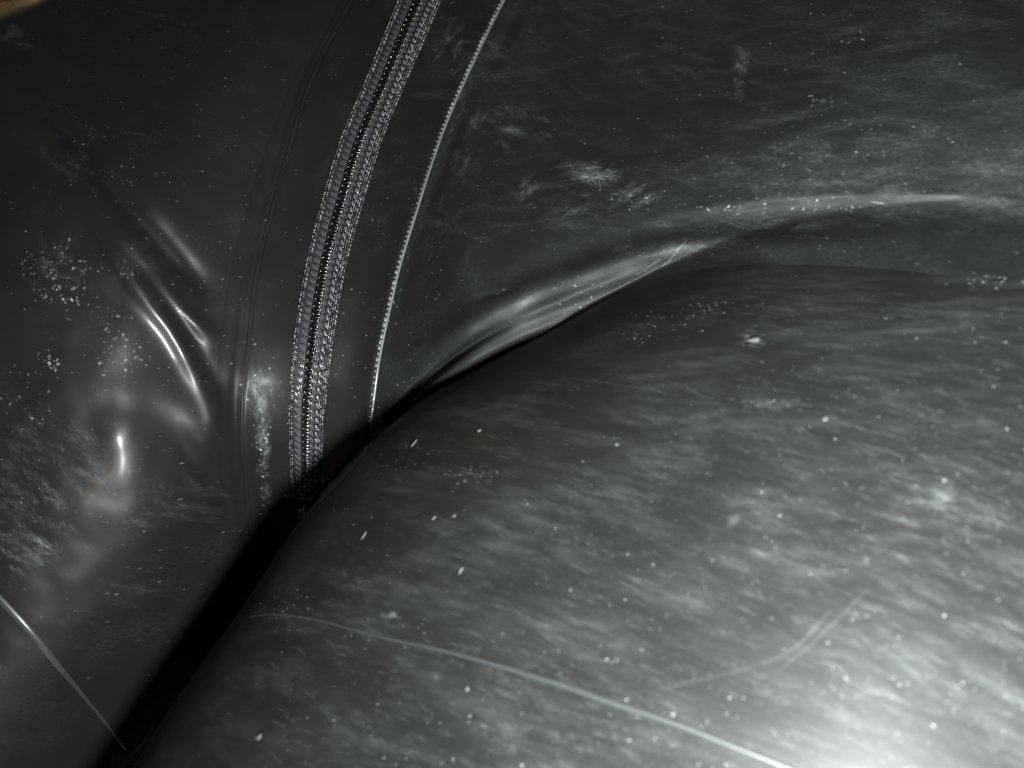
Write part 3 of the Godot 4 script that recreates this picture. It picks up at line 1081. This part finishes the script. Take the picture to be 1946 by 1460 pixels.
	while i < C.size():
		var dd := C[i].distance_to(C[i - 1])
		if run + dd >= next:
			var f := (next - run) / dd
			var p := C[i - 1].lerp(C[i], f)
			var n := N[i]
			var a := A[i]
			var h := H[i]
			var t := n.cross(a).normalized()
			var w := h / 40.0
			var bs := rig * Basis(a, t, n) * Basis.from_scale(Vector3(w, 1.0, w) * S)
			var place := func(mesh: Mesh, x: float, y: float, z: float, m: Material, called: String, par: Node, turn: float, flipx := 1.0) -> void:
				var o := MeshInstance3D.new()
				o.name = called
				o.mesh = mesh
				o.material_override = m
				o.transform = Transform3D(bs * Basis(Vector3(0, 0, 1), turn + rng.randf_range(-0.06, 0.06)) * Basis.from_scale(Vector3(flipx, 1, 1)), W(p + a * x * h + t * (y + rng.randf_range(-0.4, 0.4)) + n * z) - org)
				par.add_child(o, true)
			if count % 2 == 0:
				place.call(tooth_mesh, -0.05, 0.0, 5.6, m_tooth, "tooth", tape[0], 0.12)
				place.call(sl_mesh, -0.5, 0.0, 6.2, m_thread, "stitch", tape[0], 0.0)
				place.call(sr_mesh, 0.33, 0.0, 7.0, m_thread, "stitch", tape[1], 0.0)
				place.call(lp_mesh, 0.53, 0.0, 8.0, m_thread2, "stitch_loop", tape[1], 0.38)
			else:
				place.call(tooth_mesh, -0.03, 0.0, 5.0, m_tooth, "tooth", tape[1], -0.1, -1.0)
			next += pitch * 0.5
			count += 1
			continue
		run += dd
		i += 1

func lint_spot(u: float, v: float) -> Array:   # [point, normal] of the surface seen there
	var h := bulge_hit(u, v)
	if h[0] and (bulge_point(h[1], h[2]).z > sp(u, v).z or v > 900):
		return [bulge_point(h[1], h[2]), bulge_normal(h[1], h[2])]
	return [sp(u, v), sn(u, v)]

func crumb(seed_: int, lx: float, ly: float) -> ArrayMesh:
	var nz := FastNoiseLite.new()
	nz.seed = seed_
	nz.frequency = 0.9
	var sp_m := SphereMesh.new()
	sp_m.radial_segments = 14
	sp_m.rings = 8
	sp_m.radius = 1.0
	sp_m.height = 2.0
	var st := SurfaceTool.new()
	st.create_from(sp_m, 0)
	var am := st.commit()
	var md := MeshDataTool.new()
	md.create_from_surface(am, 0)
	for i in md.get_vertex_count():
		var p := md.get_vertex(i)
		p *= 1.0 + 0.55 * nz.get_noise_3dv(p * 1.6)
		md.set_vertex(i, Vector3(p.x * lx + 0.25 * lx * p.y * p.y, p.y * ly, p.z * minf(lx, ly) * 0.4))
	am.clear_surfaces()
	md.commit_to_surface(am)
	st = SurfaceTool.new()
	st.create_from(am, 0)
	st.generate_normals()
	return st.commit()

func lint() -> void:
	var m := StandardMaterial3D.new()
	m.albedo_color = Color(0.27, 0.275, 0.275)
	m.roughness = 0.9
	# [u, v, long, short, angle, label]
	var list := [
		[1568, 797, 5.5, 4.8, 0.3, "round white lint crumb alone high on the right side of the dusty bulge"],
		[1432, 647, 12, 6, -0.3, "ragged white lint clump, largest crumb on the upper slope of the bulge"],
		[787, 843, 10, 3.2, 0.9, "comma shaped pale lint strand on the bulge near the end of the crease"],
		[692, 1018, 9, 3, 0.95, "slanted oblong pale crumb on the bulge left of centre, below the dark crease"],
		[876, 1085, 7, 3.6, 1.0, "small slanted oval crumb in the middle of the bulge above the glued seam"],
		[492, 1402, 7, 4.4, 0.2, "bright white crumb on the dark lower left of the bulge beside the small gleam"],
		[863, 981, 3.8, 3.4, 0.0, "tiny round crumb, right one of a pair on the bulge left of centre"],
		[825, 985, 4.6, 3.4, 0.8, "tiny oval crumb, left one of a pair on the bulge left of centre"],
		[1668, 385, 13, 2.6, -0.12, "thin bright white flake lying on the upper fold at the right"],
		[748, 573, 7, 1.5, -1.3, "curled white thread end hanging from the bright beaded seam"],
		[888, 1310, 4.4, 4.0, 0.0, "round grey crumb on the bulge below the glued seam"],
		[1278, 1358, 5.0, 4.2, 0.0, "round pale crumb touching the glued seam on the bulge"],
		[911, 819, 4.0, 3.4, 0.0, "small round crumb on the upper left slope of the bulge"],
		[1172, 846, 3.6, 3.2, 0.0, "small round crumb near the middle of the upper bulge"],
		[692, 160, 5.0, 1.4, 1.1, "tiny white fibre sticking out at the left edge of the zip tape"],
		[484, 655, 3.4, 3.0, 0.0, "tiny white grain on the left zip facing beside the stitched seam"],
	]
	for k in list.size():
		var c: Array = list[k]
		var q := lint_spot(c[0], c[1])
		var n: Vector3 = q[1]
		var p: Vector3 = q[0]
		var sc := -p.z / F
		var a := (Vector3.RIGHT - n * n.x).normalized()
		var b := n.cross(a).normalized()
		var o := MeshInstance3D.new()
		o.name = "lint_crumb" if k == 0 else "lint_crumb_%03d" % k
		o.mesh = crumb(k + 3, c[2] * sc, c[3] * sc)
		o.material_override = m
		o.transform = Transform3D(rig * Basis(a, b, n) * Basis(Vector3(0, 0, 1), c[4]) * Basis.from_scale(Vector3.ONE * S), W(p + n * 0.8))
		add_child(o)
		tag(o, c[5], "lint", "lint crumbs on the black rubber")
